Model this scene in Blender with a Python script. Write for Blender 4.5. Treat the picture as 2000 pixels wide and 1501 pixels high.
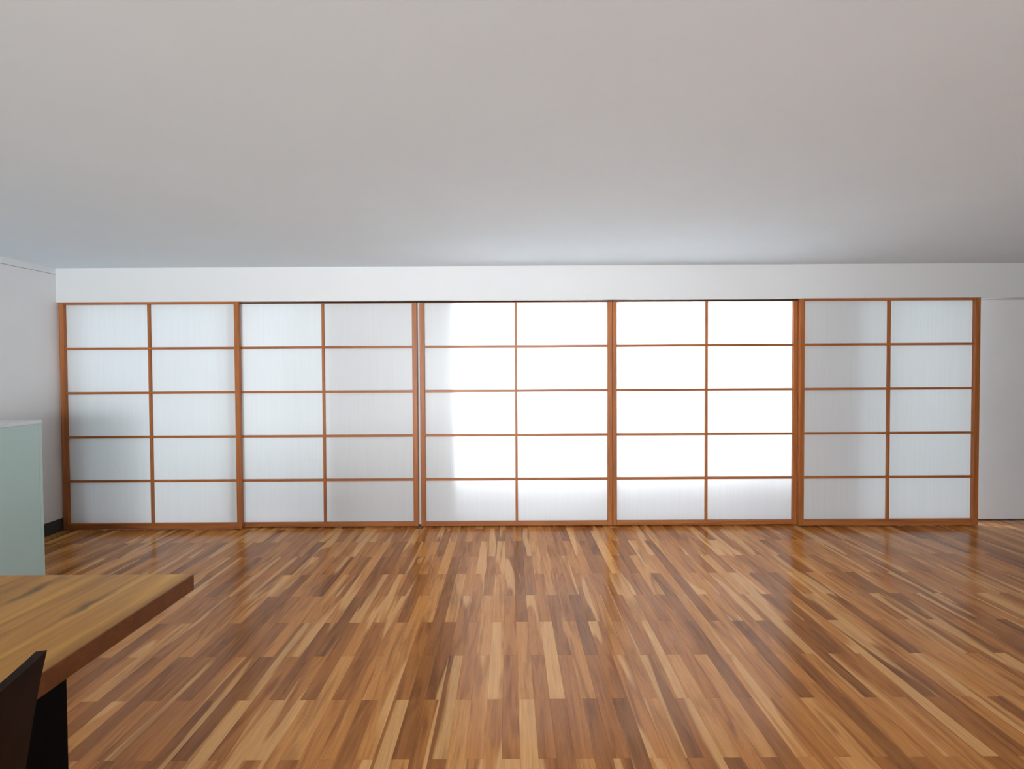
import bpy, bmesh, math, random
from mathutils import Matrix, Vector

# ------------------------------------------------------------------ camera, light, exposure
for o in list(bpy.data.objects):
    bpy.data.objects.remove(o, do_unlink=True)
scene = bpy.context.scene
COL = scene.collection
F = 850.0                      # focal length in pixels of the 2000 px wide frame
CX, HY = 993.0, 720.0          # vanishing point of the room's depth lines, in the photograph
EYE = 1.48

cam_d = bpy.data.cameras.new('camera')
cam_d.sensor_width = 36.0
cam_d.lens = F / 2000.0 * 36.0
cam_d.shift_x = (1000.0 - CX) / 2000.0
cam_d.shift_y = -0.00785
cam_d.clip_start = 0.02
cam = bpy.data.objects.new('camera', cam_d)
COL.objects.link(cam)
cam.matrix_world = (Matrix.Translation((0, 0, EYE)) @ Matrix.Rotation(math.radians(89.0), 4, 'X')
                    @ Matrix.Rotation(math.radians(-0.315), 4, 'Z'))
scene.camera = cam

world = bpy.data.worlds.new('world')
scene.world = world
world.use_nodes = True
bg = world.node_tree.nodes['Background']
bg.inputs['Color'].default_value = (0.90, 0.95, 1.0, 1)
bg.inputs['Strength'].default_value = 2.35

def area(name, loc, rot, sx, sy, power, color):
    d = bpy.data.lights.new(name, 'AREA')
    d.shape = 'RECTANGLE'; d.size = sx; d.size_y = sy
    d.energy = power; d.color = color
    o = bpy.data.objects.new(name, d); COL.objects.link(o)
    o.location = loc; o.rotation_euler = rot
    return o
# daylight in the big window behind the photographer (faces +Y, into the room)
rw = area('daylight_rear_window', (-0.65, -4.95, 1.30), (math.radians(99), 0, 0), 4.2, 1.7, 164.0, (0.87, 0.95, 1.0))
rw.data.spread = math.radians(100)
# bright sky outside the window behind the middle screens (faces -Y)
area('daylight_garden_window', (0.92, 5.15, 1.80), (math.radians(-90), 0, 0), 3.4, 1.7, 420.0, (0.91, 0.965, 1.0))

scene.view_settings.view_transform = 'Standard'
scene.view_settings.look = 'None'
scene.view_settings.gamma = 1.0
scene.view_settings.use_curve_mapping = False
scene.view_settings.exposure = 0.15
scene.cycles.use_denoising = True
scene.cycles.max_bounces = 10
scene.cycles.diffuse_bounces = 7

# ------------------------------------------------------------------ helpers
R = random.Random(11)

def px(x, Y):
    return (x - CX) / F * Y
def pz(y, Y):
    return EYE - (y - HY) / F * Y

def link(name, me, mat=None, parent=None, smooth=False):
    o = bpy.data.objects.new(name, me)
    COL.objects.link(o)
    if mat is not None and not me.materials:
        me.materials.append(mat)
    if parent is not None:
        o.parent = parent
    if smooth:
        for p in me.polygons:
            p.use_smooth = True
    return o

def bm_box(bm, x0, x1, y0, y1, z0, z1):
    v = [bm.verts.new(c) for c in ((x0, y0, z0), (x1, y0, z0), (x1, y1, z0), (x0, y1, z0),
                                   (x0, y0, z1), (x1, y0, z1), (x1, y1, z1), (x0, y1, z1))]
    for f in ((3, 2, 1, 0), (4, 5, 6, 7), (0, 1, 5, 4), (1, 2, 6, 5), (2, 3, 7, 6), (3, 0, 4, 7)):
        bm.faces.new([v[i] for i in f])
    return v

def bm_mesh(bm, name):
    me = bpy.data.meshes.new(name)
    bmesh.ops.recalc_face_normals(bm, faces=bm.faces[:])
    bm.to_mesh(me); bm.free()
    return me

def box(name, x0, x1, y0, y1, z0, z1, mat, parent=None, bevel=0.0, seg=1):
    bm = bmesh.new()
    bm_box(bm, x0, x1, y0, y1, z0, z1)
    if bevel > 0:
        bmesh.ops.bevel(bm, geom=bm.edges[:], offset=bevel, segments=seg, affect='EDGES', profile=0.5)
    return link(name, bm_mesh(bm, name), mat, parent)

def boxes(name, lst, mat, parent=None):
    bm = bmesh.new()
    for b in lst:
        bm_box(bm, *b)
    return link(name, bm_mesh(bm, name), mat, parent)

def empty(name, loc=(0, 0, 0), rz=0.0):
    o = bpy.data.objects.new(name, None)
    COL.objects.link(o)
    o.location = loc; o.rotation_euler = (0, 0, rz)
    o.empty_display_size = 0.1
    return o

def tag(o, label, cat, group=None, kind=None):
    o['label'] = label; o['category'] = cat
    if group: o['group'] = group
    if kind: o['kind'] = kind
    return o

# ------------------------------------------------------------------ materials
class NT:
    def __init__(self, name):
        self.m = bpy.data.materials.new(name)
        self.m.use_nodes = True
        self.t = self.m.node_tree
        self.b = self.t.nodes['Principled BSDF']
    def n(self, typ, **kw):
        nd = self.t.nodes.new(typ)
        for k, v in kw.items():
            setattr(nd, k, v)
        return nd
    def l(self, a, b):
        self.t.links.new(a, b)
    def math(self, op, a, b=None):
        nd = self.n('ShaderNodeMath', operation=op)
        for i, v in enumerate((a, b)):
            if v is None: continue
            if isinstance(v, (int, float)): nd.inputs[i].default_value = v
            else: self.l(v, nd.inputs[i])
        return nd.outputs[0]
    def noise(self, vec, scale, detail=3, rough=0.5, dist=0.0):
        nd = self.n('ShaderNodeTexNoise')
        nd.inputs['Scale'].default_value = scale
        nd.inputs['Detail'].default_value = detail
        nd.inputs['Roughness'].default_value = rough
        nd.inputs['Distortion'].default_value = dist
        if vec is not None: self.l(vec, nd.inputs['Vector'])
        return nd.outputs['Fac']
    def ramp(self, fac, stops, interp='LINEAR'):
        nd = self.n('ShaderNodeValToRGB')
        cr = nd.color_ramp; cr.interpolation = interp
        while len(cr.elements) < len(stops): cr.elements.new(0.5)
        for e, (p, c) in zip(cr.elements, stops):
            e.position = p; e.color = (*c, 1) if len(c) == 3 else c
        self.l(fac, nd.inputs['Fac'])
        return nd.outputs['Color']
    def mix(self, fac, a, b, blend='MIX'):
        nd = self.n('ShaderNodeMix', data_type='RGBA', blend_type=blend)
        for sock, v in ((nd.inputs[0], fac), (nd.inputs[6], a), (nd.inputs[7], b)):
            if isinstance(v, (int, float)): sock.default_value = v
            elif isinstance(v, tuple): sock.default_value = (*v, 1)
            else: self.l(v, sock)
        return nd.outputs[2]
    def mapping(self, vec, scale, loc=(0, 0, 0)):
        nd = self.n('ShaderNodeMapping')
        nd.inputs['Scale'].default_value = scale
        nd.inputs['Location'].default_value = loc
        self.l(vec, nd.inputs['Vector'])
        return nd.outputs['Vector']
    def bump(self, h, strength, dist=0.002):
        nd = self.n('ShaderNodeBump')
        nd.inputs['Strength'].default_value = strength
        nd.inputs['Distance'].default_value = dist
        self.l(h, nd.inputs['Height'])
        self.l(nd.outputs['Normal'], self.b.inputs['Normal'])
    def pos(self):
        return self.n('ShaderNodeNewGeometry').outputs['Position']
    def set(self, rough=0.5, spec=0.5, coat=0.0):
        self.b.inputs['Roughness'].default_value = rough
        self.b.inputs['Specular IOR Level'].default_value = spec
        self.b.inputs['Coat Weight'].default_value = coat
    def color(self, c):
        if isinstance(c, tuple): self.b.inputs['Base Color'].default_value = (*c, 1)
        else: self.l(c, self.b.inputs['Base Color'])

def plaster(name, base, rough=0.75, var=0.03, scale=1.3, bump=0.05):
    k = NT(name)
    p = k.pos()
    a = k.noise(p, scale, 5, 0.6)
    lo = tuple(c * (1 - var) for c in base); hi = tuple(min(1, c * (1 + var)) for c in base)
    k.color(k.ramp(a, [(0.3, lo), (0.7, hi)]))
    k.set(rough, 0.3)
    k.bump(k.noise(p, 60, 4, 0.6), bump, 0.003)
    return k.m

M_wall = plaster('white_wall_paint', (0.80, 0.80, 0.805))
M_ceil = plaster('ceiling_plaster', (0.785, 0.895, 0.970), 0.85, 0.02, 0.9, 0.08)
M_head = plaster('header_paint', (0.735, 0.735, 0.735), 0.6, 0.015)

def simple(name, c, rough=0.5, spec=0.5):
    k = NT(name); k.color(c); k.set(rough, spec); return k.m
M_rear = plaster('grey_wall_paint', (0.22, 0.215, 0.21))
M_base = simple('dark_baseboard_paint_and_gap_shade', (0.045, 0.045, 0.043), 0.6)
M_sub = simple('subfloor', (0.03, 0.018, 0.01), 0.9)
M_groove = simple('groove_shadow_gap', (0.30, 0.30, 0.30), 0.9)

# parquet: every plank carries its own random vector in the attribute "seed"
k = NT('parquet_wood')
att = k.n('ShaderNodeAttribute', attribute_name='seed', attribute_type='GEOMETRY')
sep = k.n('ShaderNodeSeparateColor'); k.l(att.outputs['Color'], sep.inputs[0])
s1, s2, s3 = sep.outputs
off = k.n('ShaderNodeVectorMath', operation='SCALE'); k.l(att.outputs['Vector'], off.inputs[0]); off.inputs['Scale'].default_value = 47.0
pv = k.n('ShaderNodeVectorMath', operation='ADD'); k.l(k.pos(), pv.inputs[0]); k.l(off.outputs[0], pv.inputs[1])
P = pv.outputs[0]
base = k.ramp(s1, [(0.0, (0.31, 0.112, 0.024)), (0.2, (0.41, 0.150, 0.033)), (0.5, (0.52, 0.198, 0.046)),
                   (0.8, (0.62, 0.255, 0.064)), (1.0, (0.70, 0.325, 0.098))])
fig = k.noise(k.mapping(P, (16, 1.6, 16)), 1.0, 4, 0.55, 1.6)
dark = k.mix(1.0, base, (0.52, 0.45, 0.38), 'MULTIPLY')
c = k.mix(k.ramp(fig, [(0.46, (0, 0, 0)), (0.66, (0.8, 0.8, 0.8))]), base, dark)
sap = k.noise(k.mapping(P, (9, 0.75, 9), (13, 5, 2)), 1.0, 2, 0.4, 0.5)
sapc = k.mix(0.75, base, (0.82, 0.45, 0.17))
c = k.mix(k.ramp(sap, [(0.585, (0, 0, 0)), (0.62, (0.9, 0.9, 0.9))]), c, sapc)
gr = k.noise(k.mapping(P, (150, 5, 150)), 1.0, 5, 0.65, 0.6)
c = k.mix(0.55, c, k.ramp(gr, [(0.25, (0.55, 0.50, 0.45)), (0.75, (1.28, 1.28, 1.28))]), 'MULTIPLY')
k.color(c)
k.set(0.30, 0.26)
k.l(k.ramp(gr, [(0.2, (0.15, 0.15, 0.15)), (0.8, (0.24, 0.24, 0.24))]), k.b.inputs['Roughness'])
k.bump(k.noise(k.mapping(P, (40, 1.5, 40)), 1.0, 3, 0.5), 0.10, 0.0015)
M_plank = k.m

def frame_wood(name, vertical, a=(0.29, 0.088, 0.022), b=(0.50, 0.176, 0.048)):
    k = NT(name)
    oi = k.n('ShaderNodeObjectInfo')
    cmb = k.n('ShaderNodeCombineXYZ')
    for i in range(3): k.l(k.math('MULTIPLY', oi.outputs['Random'], 31.0 + 7 * i), cmb.inputs[i])
    av = k.n('ShaderNodeVectorMath', operation='ADD'); k.l(k.pos(), av.inputs[0]); k.l(cmb.outputs[0], av.inputs[1])
    sc = (60, 60, 2.5) if vertical else (2.5, 60, 60)
    g = k.noise(k.mapping(av.outputs[0], sc), 1.0, 5, 0.6, 0.8)
    w = k.noise(k.mapping(av.outputs[0], tuple(s * 0.25 for s in sc)), 1.0, 2, 0.5)
    c = k.ramp(g, [(0.25, a), (0.75, b)])
    c = k.mix(0.5, c, k.ramp(w, [(0.3, (0.72, 0.68, 0.66)), (0.7, (1.18, 1.18, 1.18))]), 'MULTIPLY')
    k.color(c); k.set(0.42, 0.4)
    k.bump(g, 0.08, 0.001)
    return k.m
M_fv = frame_wood('screen_wood_upright', True)
M_fh = frame_wood('screen_wood_level', False)

# translucent white sheet of the screens with faint upright fibres
k = NT('translucent_white_sheet')
oi = k.n('ShaderNodeObjectInfo')
p = k.pos()
fib = k.noise(k.mapping(p, (70, 1, 1.2)), 1.0, 4, 0.6)
sh = k.ramp(fib, [(0.3, (0.84, 0.845, 0.85)), (0.7, (0.87, 0.875, 0.88))])
tr = k.ramp(fib, [(0.3, (0.80, 0.815, 0.83)), (0.7, (0.85, 0.865, 0.88))])
dif = k.n('ShaderNodeBsdfDiffuse'); k.l(sh, dif.inputs['Color'])
tra = k.n('ShaderNodeBsdfTranslucent'); k.l(tr, tra.inputs['Color'])
mx = k.n('ShaderNodeMixShader'); mx.inputs[0].default_value = 0.31
k.l(dif.outputs[0], mx.inputs[1]); k.l(tra.outputs[0], mx.inputs[2])
gl = k.n('ShaderNodeBsdfGlossy'); gl.inputs['Roughness'].default_value = 0.35
gl.inputs['Color'].default_value = (1, 1, 1, 1)
mx2 = k.n('ShaderNodeMixShader'); mx2.inputs[0].default_value = 0.03
k.l(mx.outputs[0], mx2.inputs[1]); k.l(gl.outputs[0], mx2.inputs[2])
k.l(mx2.outputs[0], k.t.nodes['Material Output'].inputs['Surface'])
M_pane = k.m

# ------------------------------------------------------------------ main dimensions
YD = 4.017                 # front face of the front-track screens
YR = YD + 0.042            # front face of the rear-track screens
YH = YD - 0.008            # face of the white header above them
YW = 4.165                 # face of the bare wall beside the screens
YP = 4.110                 # face of the piers right behind the screens
WT = 0.26                  # thickness of the outer wall
XL, XR = px(112.5, YH), 8.0  # side walls
YB = -5.0                  # wall behind the photographer
ZC = pz(519.5, YH)         # ceiling
ZH = pz(586.0, YH)         # underside of the header

# ------------------------------------------------------------------ setting
tag(box('ceiling', XL - 0.2, XR + 0.2, YB - 0.2, YP + WT, ZC, ZC + 0.15, M_ceil),
    'plain white plaster ceiling across the whole room', 'ceiling', kind='structure')
tag(box('trim_1', XL, XR, YH, YW - 0.0005, ZH, ZC, M_head, bevel=0.002),
    'white header band running above the sliding screens', 'header', kind='structure')

M_header_shade = simple('header_gap_shade', (0.020, 0.009, 0.004), 0.7, 0.2)  # dark colour stands for the shade in the gap under the header
tag(box('header_shade_strip', px(470, YR), px(1560, YR), YR - 0.0045, YR - 0.0005, ZH - 0.011, ZH - 0.0003, M_header_shade),
    'thin dark strip painted as the shade under the header over the middle three screens', 'shade strip', kind='structure')

# left wall: body below a fine groove, narrow strip above it
zg = ZC - 0.058
wl = boxes('wall_left', [(XL - 0.2, XL, YB, YW, 0, zg - 0.002), (XL - 0.2, XL, YB, YW, zg + 0.002, ZC)], M_wall)
tag(wl, 'white wall on the left with a fine groove below the ceiling', 'wall', kind='structure')
box('groove', XL - 0.2, XL - 0.008, YB, YW, zg - 0.002, zg + 0.002, M_groove, wl)
tag(box('baseboard_left', XL, XL + 0.006, YB, YW, 0, 0.118, M_base, bevel=0.001),
    'dark grey baseboard along the foot of the left wall', 'baseboard', kind='structure')

# wall behind the screens, with three window openings that light the sheets from behind
ox = [(-3.95, px(641, YP)), (px(890, YP), px(1548, YP)), (px(1676, YP), px(1896, YP))]
zs, zt = 0.02, ZH + 0.0
lst = []
edges = [XL] + [e for o_ in ox for e in o_] + [XR]
for i in range(0, len(edges), 2):
    lst.append((edges[i], edges[i + 1], YW if i == len(edges) - 2 else YP, YP + WT, 0.010, ZC if i == len(edges) - 2 else ZH - 0.0005))
for a, b in ox:
    lst.append((a, b, YW, YP + WT, ZH + 0.04, ZC))
    lst.append((a, b, YP, YP + WT, 0.010, 0.055))  # low sill added to block light leaking under the screens
lst.append((ox[1][0], ox[1][1], YP + 0.14, YP + WT, 0.056, 0.49))   # sill of the middle window
xp = px(1196.5, YP)
lst.append((xp - 0.034, xp + 0.034, YP - 0.010, YP + 0.05, 0.056, ZH - 0.0005))   # unseen post added to block light through the joint of two screens
wb = boxes('wall_back', lst, M_wall)
tag(wb, 'white wall behind the screens, bare at the far right', 'wall', kind='structure')
tag(box('wall_foot_shade', px(1905, YW), XR, YW + 0.004, YW + 0.1, 0, 0.010, M_base),  # no baseboard here: dark strip painted as the shade of the gap
    'thin dark strip painted as the shadow gap under the bare white wall at right', 'baseboard', kind='structure')
tag(box('wall_right', XR, XR + 0.2, YB, YW, 0, ZC, M_rear), 'grey wall closing the room on the right', 'wall', kind='structure')
wx0, wx1, wz0, wz1 = -2.80, 1.50, 0.40, 2.20
tag(boxes('wall_rear', [(XL, wx0, YB - 0.2, YB, 0, ZC), (wx1, XR, YB - 0.2, YB, 0, ZC),
                        (wx0, wx1, YB - 0.2, YB, 0, wz0), (wx0, wx1, YB - 0.2, YB, wz1, ZC)], M_rear),
    'grey wall with a wide window behind the photographer', 'wall', kind='structure')
gk = plaster('teal_bounce_ground', (0.22, 0.48, 0.50), 0.9, 0.2, 3.0)  # unseen ground, coloured teal to bounce tinted light onto the lower panes
tag(box('ground', XL - 4, XR + 4, YP + WT + 0.1, 14.0, -0.12, -0.02, gk), 'unseen ground added outside to bounce teal light onto the screens', 'ground', kind='structure')

# ------------------------------------------------------------------ floor of half-bonded planks
PW, PL = 0.0700, 0.5966
X0, Y0 = -0.033, 1.9265
floor = box('floor', XL, XR, YB, YW + WT, -0.06, -0.012, M_sub)
tag(floor, 'glossy reddish brown hardwood parquet floor in staggered strips', 'floor', kind='structure')

planks = []
n0 = math.floor((XL - X0) / PW); n1 = math.ceil((XR - X0) / PW)
for n in range(n0, n1):
    ph = 0.0 if n % 2 else 0.5
    j0 = math.floor((YB - Y0) / PL) - 1; j1 = math.ceil((YW + 0.1 - Y0) / PL) + 1
    for j in range(j0, j1):
        xa, xb = X0 + n * PW, X0 + (n + 1) * PW
        ya, yb = Y0 + (j + ph) * PL, Y0 + (j + 1 + ph) * PL
        xa, xb = max(xa, XL), min(xb, XR)
        ya, yb = max(ya, YB), min(yb, YW + 0.1)
        if xb - xa < 0.004 or yb - ya < 0.004: continue
        # visible area in the photograph's frame
        A = 0.0
        yc0, yc1 = max(ya, 1.35), min(yb, YR)
        if yc1 > yc0:
            pts = []
            for (xx, yy) in ((xa, yc0), (xb, yc0), (xb, yc1), (xa, yc1)):
                u = CX + F * xx / yy; v = HY + F * EYE / yy
                pts.append((min(max(u, 0), 2000), min(max(v, 0), 1501)))
            A = abs(sum(pts[i][0] * pts[(i + 1) % 4][1] - pts[(i + 1) % 4][0] * pts[i][1] for i in range(4))) / 2
            um = sum(q[0] for q in pts) / 4; vm = sum(q[1] for q in pts) / 4
            if um < 150 and vm > 1124: A *= 0.2      # hidden by the table
        planks.append([A, n, j, xa, xb, ya, yb])

G = 0.00015
def plank_geo(bm, lay, seed, xa, xb, ya, yb, zt_):
    a = 0.0004
    v = []
    for (z, d) in ((-0.012, 0), (zt_ - a, 0), (zt_, a)):
        v.append([bm.verts.new(q) for q in ((xa + G + d, ya + G + d, z), (xb - G - d, ya + G + d, z),
                                            (xb - G - d, yb - G - d, z), (xa + G + d, yb - G - d, z))])
    fs = [bm.faces.new(v[2])]
    for r in (0, 1):
        for i in range(4):
            fs.append(bm.faces.new((v[r][i], v[r][(i + 1) % 4], v[r + 1][(i + 1) % 4], v[r + 1][i])))
    for ring in v:
        for q in ring: q[lay] = seed

planks.sort(key=lambda q: -q[0])
rest = bmesh.new(); lay_r = rest.verts.layers.float_vector.new('seed')
for i, (A, n, j, xa, xb, ya, yb) in enumerate(planks):
    rr = random.Random(n * 7919 + j * 104729 + 5)
    seed = Vector((rr.random(), rr.random(), rr.random()))
    zt_ = -rr.random() * 0.00025
    if i < 300:
        bm = bmesh.new(); lay = bm.verts.layers.float_vector.new('seed')
        plank_geo(bm, lay, seed, xa, xb, ya, yb, zt_)
        me = bpy.data.meshes.new('plank'); bm.to_mesh(me); bm.free()
        link('plank', me, M_plank, floor)
    else:
        plank_geo(rest, lay_r, seed, xa, xb, ya, yb, zt_)
me = bpy.data.meshes.new('planks'); rest.to_mesh(me); rest.free()
o = link('plank_field', me, M_plank, floor)
o['kind'] = 'stuff'

# ------------------------------------------------------------------ sliding screens
ZB = 0.008
BARS = [676.0, 763.0, 850.0, 936.5]
def screen(yf, xl, xm, xr, sw_l, sw_r, label):
    """yf: front face; xl..xr: outer edges (photo px at eye depth), xm: centre of the upright bar"""
    T = 0.036
    X_l, X_m, X_r = px(xl, yf), px(xm, yf), px(xr, yf)
    w_l, w_r = sw_l / F * yf, sw_r / F * yf
    cx = (X_l + X_r) / 2
    root = empty('shoji_screen', (cx, yf, 0))
    tag(root, label, 'sliding screen', 'sliding screens along the far wall')
    def part(name, x0, x1, y0, y1, z0, z1, m, bev=0.0015):
        return box(name, x0 - cx, x1 - cx, y0, y1, z0, z1, m, root, bev)
    ztop = ZH + 0.035
    zr = pz(1020.0, yf); ztr = pz(590.5, yf)
    part('stile', X_l, X_l + w_l, 0, T, ZB, ztop, M_fv, 0.002)
    part('stile', X_r - w_r, X_r, 0, T, ZB, ztop, M_fv, 0.002)
    part('bottom_rail', X_l + w_l, X_r - w_r, 0.001, T, ZB, zr, M_fh, 0.002)
    part('top_rail', X_l + w_l, X_r - w_r, 0.001, T, ztr, ztop, M_fh, 0.002)
    mw = 4.6 / F * yf / 2
    zb = [pz(b, yf) for b in BARS]
    bh = 4.4 / F * yf / 2
    part('upright_bar', X_m - mw, X_m + mw, 0.006, 0.026, zr, ztr, M_fv, 0.001)
    for z in zb:
        part('cross_bar', X_l + w_l, X_r - w_r, 0.0052, 0.0255, z - bh, z + bh, M_fh, 0.001)
    zz = [zr] + zb[::-1] + [ztr]
    xs = [X_l + w_l, X_m, X_r - w_r]
    for r in range(5):
        for c_ in range(2):
            box('pane', xs[c_] + 0.0004 - cx, xs[c_ + 1] - 0.0004 - cx, 0.0265, 0.0285,
                zz[r] + 0.0004, zz[r + 1] - 0.0004, M_pane, root)
    return root

screen(YD, 116.8, 290.8, 467.5, 9.6, 9.3, 'leftmost wooden lattice screen, overlapping its neighbour, against the left wall')
screen(YR, 447.0, 630.6, 814.8, 9.5, 9.5, 'second lattice screen from the left, tucked behind the leftmost one')
screen(YR, 819.8, 1008.0, 1196.1, 9.4, 9.2, 'middle lattice screen of the five, glowing with a soft shadow edge at left')
screen(YR, 1196.8, 1381.0, 1560.0, 8.0, 9.5, 'brightly backlit lattice screen, second from the right')
screen(YD, 1562.8, 1738.2, 1914.5, 9.2, 10.5, 'rightmost lattice screen, dimmer and bluish, beside the bare white wall')

# ------------------------------------------------------------------ counter at the left
k = NT('sage_lacquer'); p = k.pos()
k.color(k.ramp(k.noise(p, 2.0, 2), [(0.3, (0.42, 0.565, 0.54)), (0.7, (0.45, 0.595, 0.57))])); k.set(0.35, 0.5); M_sage = k.m
k = NT('pale_worktop'); p = k.pos()
k.color(k.ramp(k.noise(p, 9.0, 3), [(0.3, (0.62, 0.64, 0.66)), (0.7, (0.68, 0.70, 0.72))])); k.set(0.3, 0.5); M_top = k.m
xs_, ye = -3.225, 3.0
zt_c = pz(815.0, ye)
ct = empty('counter', (xs_ - 0.35, 1.6, 0))
tag(ct, 'sage green counter block with a pale top beside the left wall', 'counter')
def cpart(name, x0, x1, y0, y1, z0, z1, m, bev=0.002):
    return box(name, x0 - (xs_ - 0.35), x1 - (xs_ - 0.35), y0 - 1.6, y1 - 1.6, z0, z1, m, ct, bev)
cpart('top', xs_ - 0.70, xs_ + 0.0015, 0.3, ye + 0.0015, zt_c - 0.022, zt_c, M_top, 0.0015)
cpart('side_panel', xs_ - 0.02, xs_, 0.3, ye - 0.021, 0.0, zt_c - 0.0225, M_sage, 0.001)
cpart('end_panel', xs_ - 0.70, xs_, ye - 0.0205, ye, 0.0, zt_c - 0.0225, M_sage, 0.001)
cpart('body', xs_ - 0.70, xs_ - 0.021, 0.3, ye - 0.021, 0.0, zt_c - 0.0225, M_sage, 0.001)

# ------------------------------------------------------------------ table
k = NT('table_wood'); p = k.pos()
g0 = k.noise(k.mapping(p, (11, 0.9, 11)), 1.0, 4, 0.55, 1.2)
c = k.ramp(g0, [(0.25, (0.25, 0.105, 0.020)), (0.5, (0.46, 0.215, 0.042)), (0.75, (0.70, 0.375, 0.085))])
g1 = k.noise(k.mapping(p, (90, 4, 90)), 1.0, 5, 0.6, 0.5)
c = k.mix(0.5, c, k.ramp(g1, [(0.3, (0.75, 0.72, 0.70)), (0.7, (1.15, 1.15, 1.15))]), 'MULTIPLY')
wob = k.n('ShaderNodeTexNoise'); wob.inputs['Scale'].default_value = 14.0; k.l(p, wob.inputs['Vector'])
ws = k.n('ShaderNodeVectorMath', operation='SCALE'); k.l(wob.outputs['Color'], ws.inputs[0]); ws.inputs['Scale'].default_value = 0.07
wp = k.n('ShaderNodeVectorMath', operation='ADD'); k.l(p, wp.inputs[0]); k.l(ws.outputs[0], wp.inputs[1])
for (kx, ky, sc_) in ((-1.57, 1.50, 1.0), (-1.30, 1.40, 0.8), (-1.83, 1.08, 1.1)):
    mp = k.mapping(wp.outputs[0], (30 / sc_, 8.5 / sc_, 0), (-kx * 30 / sc_, -ky * 8.5 / sc_, 0))
    ln = k.n('ShaderNodeVectorMath', operation='LENGTH'); k.l(mp, ln.inputs[0])
    c = k.mix(k.ramp(ln.outputs['Value'], [(0.15, (0.85, 0.85, 0.85)), (1.0, (0, 0, 0))]), c, (0.11, 0.062, 0.018))
k.color(c); k.set(0.33, 0.16)
k.bump(g1, 0.08, 0.001)
M_table = k.m
M_black = simple('black_steel', (0.002, 0.002, 0.0022), 0.75, 0.08)

TX1, TY1, TZ = -1.153, 1.572, 0.74
TX0, TY0 = TX1 - 0.98, TY1 - 2.1
tb = empty('dining_table', ((TX0 + TX1) / 2, (TY0 + TY1) / 2, 0))
tag(tb, 'thick solid wood table top on black legs, in the left foreground', 'table')
tcx, tcy = (TX0 + TX1) / 2, (TY0 + TY1) / 2
box('table_top', TX0 - tcx, TX1 - tcx, TY0 - tcy, TY1 - tcy, TZ - 0.057, TZ, M_table, tb, 0.0025, 2)
M_edge_shade = frame_wood('table_edge_shaded_wood', False, (0.13, 0.040, 0.010), (0.20, 0.066, 0.018))  # reddish edge wood, darkened to hold the shade of the table's sides
for (nm, a) in (('shaded_edge_band', (TX1, TX1 + 0.004, TY0, TY1)), ('shaded_edge_band', (TX0 - 0.004, TX0, TY0, TY1))):
    box(nm, a[0] - tcx, a[1] - tcx, a[2] - tcy, a[3] - tcy, TZ - 0.057, TZ - 0.001, M_edge_shade, tb, 0.001)
lw = 0.10
for (lx, ly) in ((TX1 - 0.003 - lw, 1.022), (TX0 + 0.003, 1.022), (TX1 - 0.003 - lw, TY0 + 0.45), (TX0 + 0.003, TY0 + 0.45)):
    box('leg', lx - tcx, lx + lw - tcx, ly - tcy, ly + lw - tcy, 0, TZ - 0.0573, M_black, tb, 0.002)
for ly in (1.022, TY0 + 0.45):
    box('apron', TX0 + 0.004 + lw - tcx, TX1 - 0.004 - lw - tcx, ly + 0.03 - tcy, ly + 0.07 - tcy, TZ - 0.11, TZ - 0.0575, M_black, tb, 0.001)

# ------------------------------------------------------------------ chair
k = NT('dark_leather'); p = k.pos()
k.color(k.ramp(k.noise(p, 14, 3), [(0.3, (0.012, 0.0040, 0.0022)), (0.7, (0.019, 0.0062, 0.0035))])); k.set(0.6, 0.12)
k.bump(k.noise(p, 220, 3), 0.15, 0.001)
M_leather = k.m
th = math.radians(103.6)
ch = empty('dining_chair', (-1.286, 0.738, 0), th)
tag(ch, 'dark brown chair with a solid back drawn up to the wooden table', 'chair')
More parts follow.
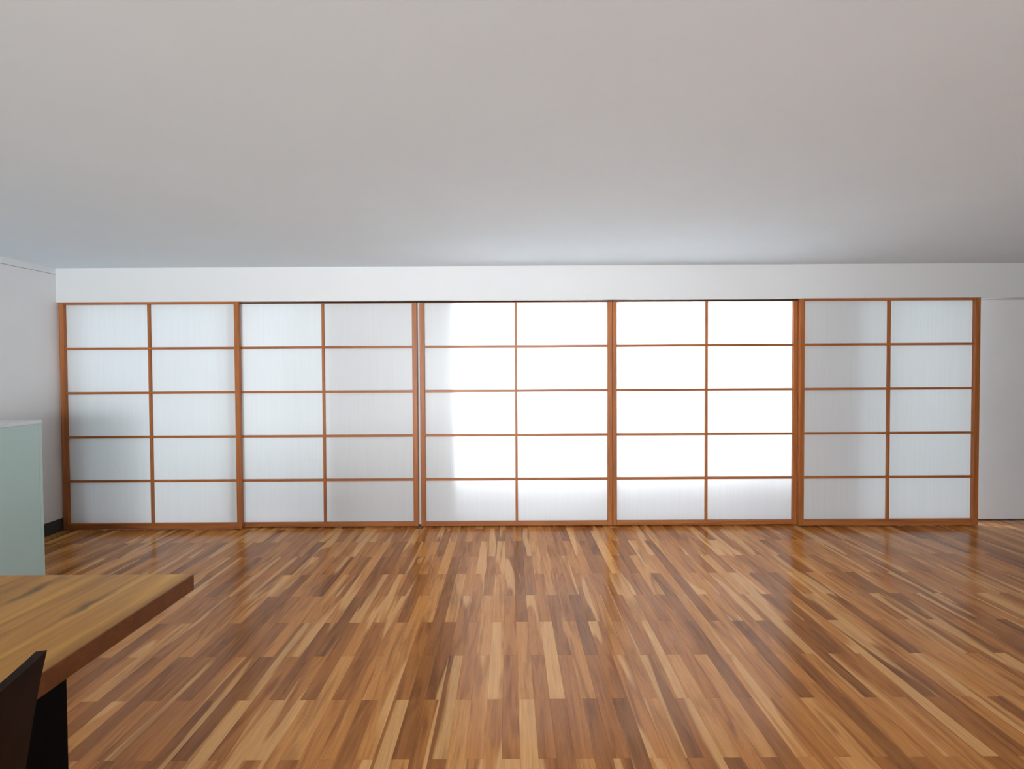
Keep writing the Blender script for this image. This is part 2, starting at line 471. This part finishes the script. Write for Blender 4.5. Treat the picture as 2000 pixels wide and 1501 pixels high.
# backrest: curved, reclined panel that flares at the top
bm = bmesh.new()
NX, NZ = 14, 12
prof = [(0.44, 0.203, -0.198), (0.50, 0.204, -0.208), (0.567, 0.207, -0.220), (0.64, 0.210, -0.229), (0.71, 0.215, -0.237), (0.77, 0.222, -0.244), (0.82, 0.230, -0.250)]
def pr(z):
    for (a, b) in zip(prof, prof[1:]):
        if z <= b[0] + 1e-9:
            t = (z - a[0]) / (b[0] - a[0]); return a[1] + t * (b[1] - a[1]), a[2] + t * (b[2] - a[2])
    return prof[-1][1:]
grid = [[[None] * (NX + 1) for _ in range(NZ + 1)] for _ in range(2)]
for s in range(2):
    for iz in range(NZ + 1):
        z = 0.44 + 0.38 * iz / NZ
        hw, yy = pr(z)
        for ix in range(NX + 1):
            u = -1 + 2 * ix / NX
            bow = -0.016 * (1 - u * u)
            grid[s][iz][ix] = bm.verts.new((u * hw, yy + bow + (0.022 if s else 0.0), z))
for s in range(2):
    for iz in range(NZ):
        for ix in range(NX):
            bm.faces.new((grid[s][iz][ix], grid[s][iz][ix + 1], grid[s][iz + 1][ix + 1], grid[s][iz + 1][ix]))
for iz in range(NZ):
    for ix in (0, NX):
        bm.faces.new((grid[0][iz][ix], grid[1][iz][ix], grid[1][iz + 1][ix], grid[0][iz + 1][ix]))
for ix in range(NX):
    for iz in (0, NZ):
        bm.faces.new((grid[0][iz][ix], grid[1][iz][ix], grid[1][iz][ix + 1], grid[0][iz][ix + 1]))
link('backrest', bm_mesh(bm, 'backrest'), M_leather, ch)
box('seat', -0.215, 0.215, -0.197, 0.225, 0.405, 0.455, M_leather, ch, 0.012, 3)
for (lx, ly) in ((-0.19, -0.175), (0.19, -0.175), (-0.19, 0.195), (0.19, 0.195)):
    bm = bmesh.new()
    r0, r1 = 0.015, 0.020
    dx, dy = (0.012 if lx > 0 else -0.012), (0.012 if ly > 0 else -0.03)
    q = [bm.verts.new((lx + dx + a * r0, ly + dy + b * r0, 0)) for a, b in ((-1, -1), (1, -1), (1, 1), (-1, 1))]
    t = [bm.verts.new((lx + a * r1, ly + b * r1, 0.4045)) for a, b in ((-1, -1), (1, -1), (1, 1), (-1, 1))]
    bm.faces.new(q); bm.faces.new(t)
    for i in range(4): bm.faces.new((q[i], q[(i + 1) % 4], t[(i + 1) % 4], t[i]))
    link('leg', bm_mesh(bm, 'leg'), M_leather, ch)
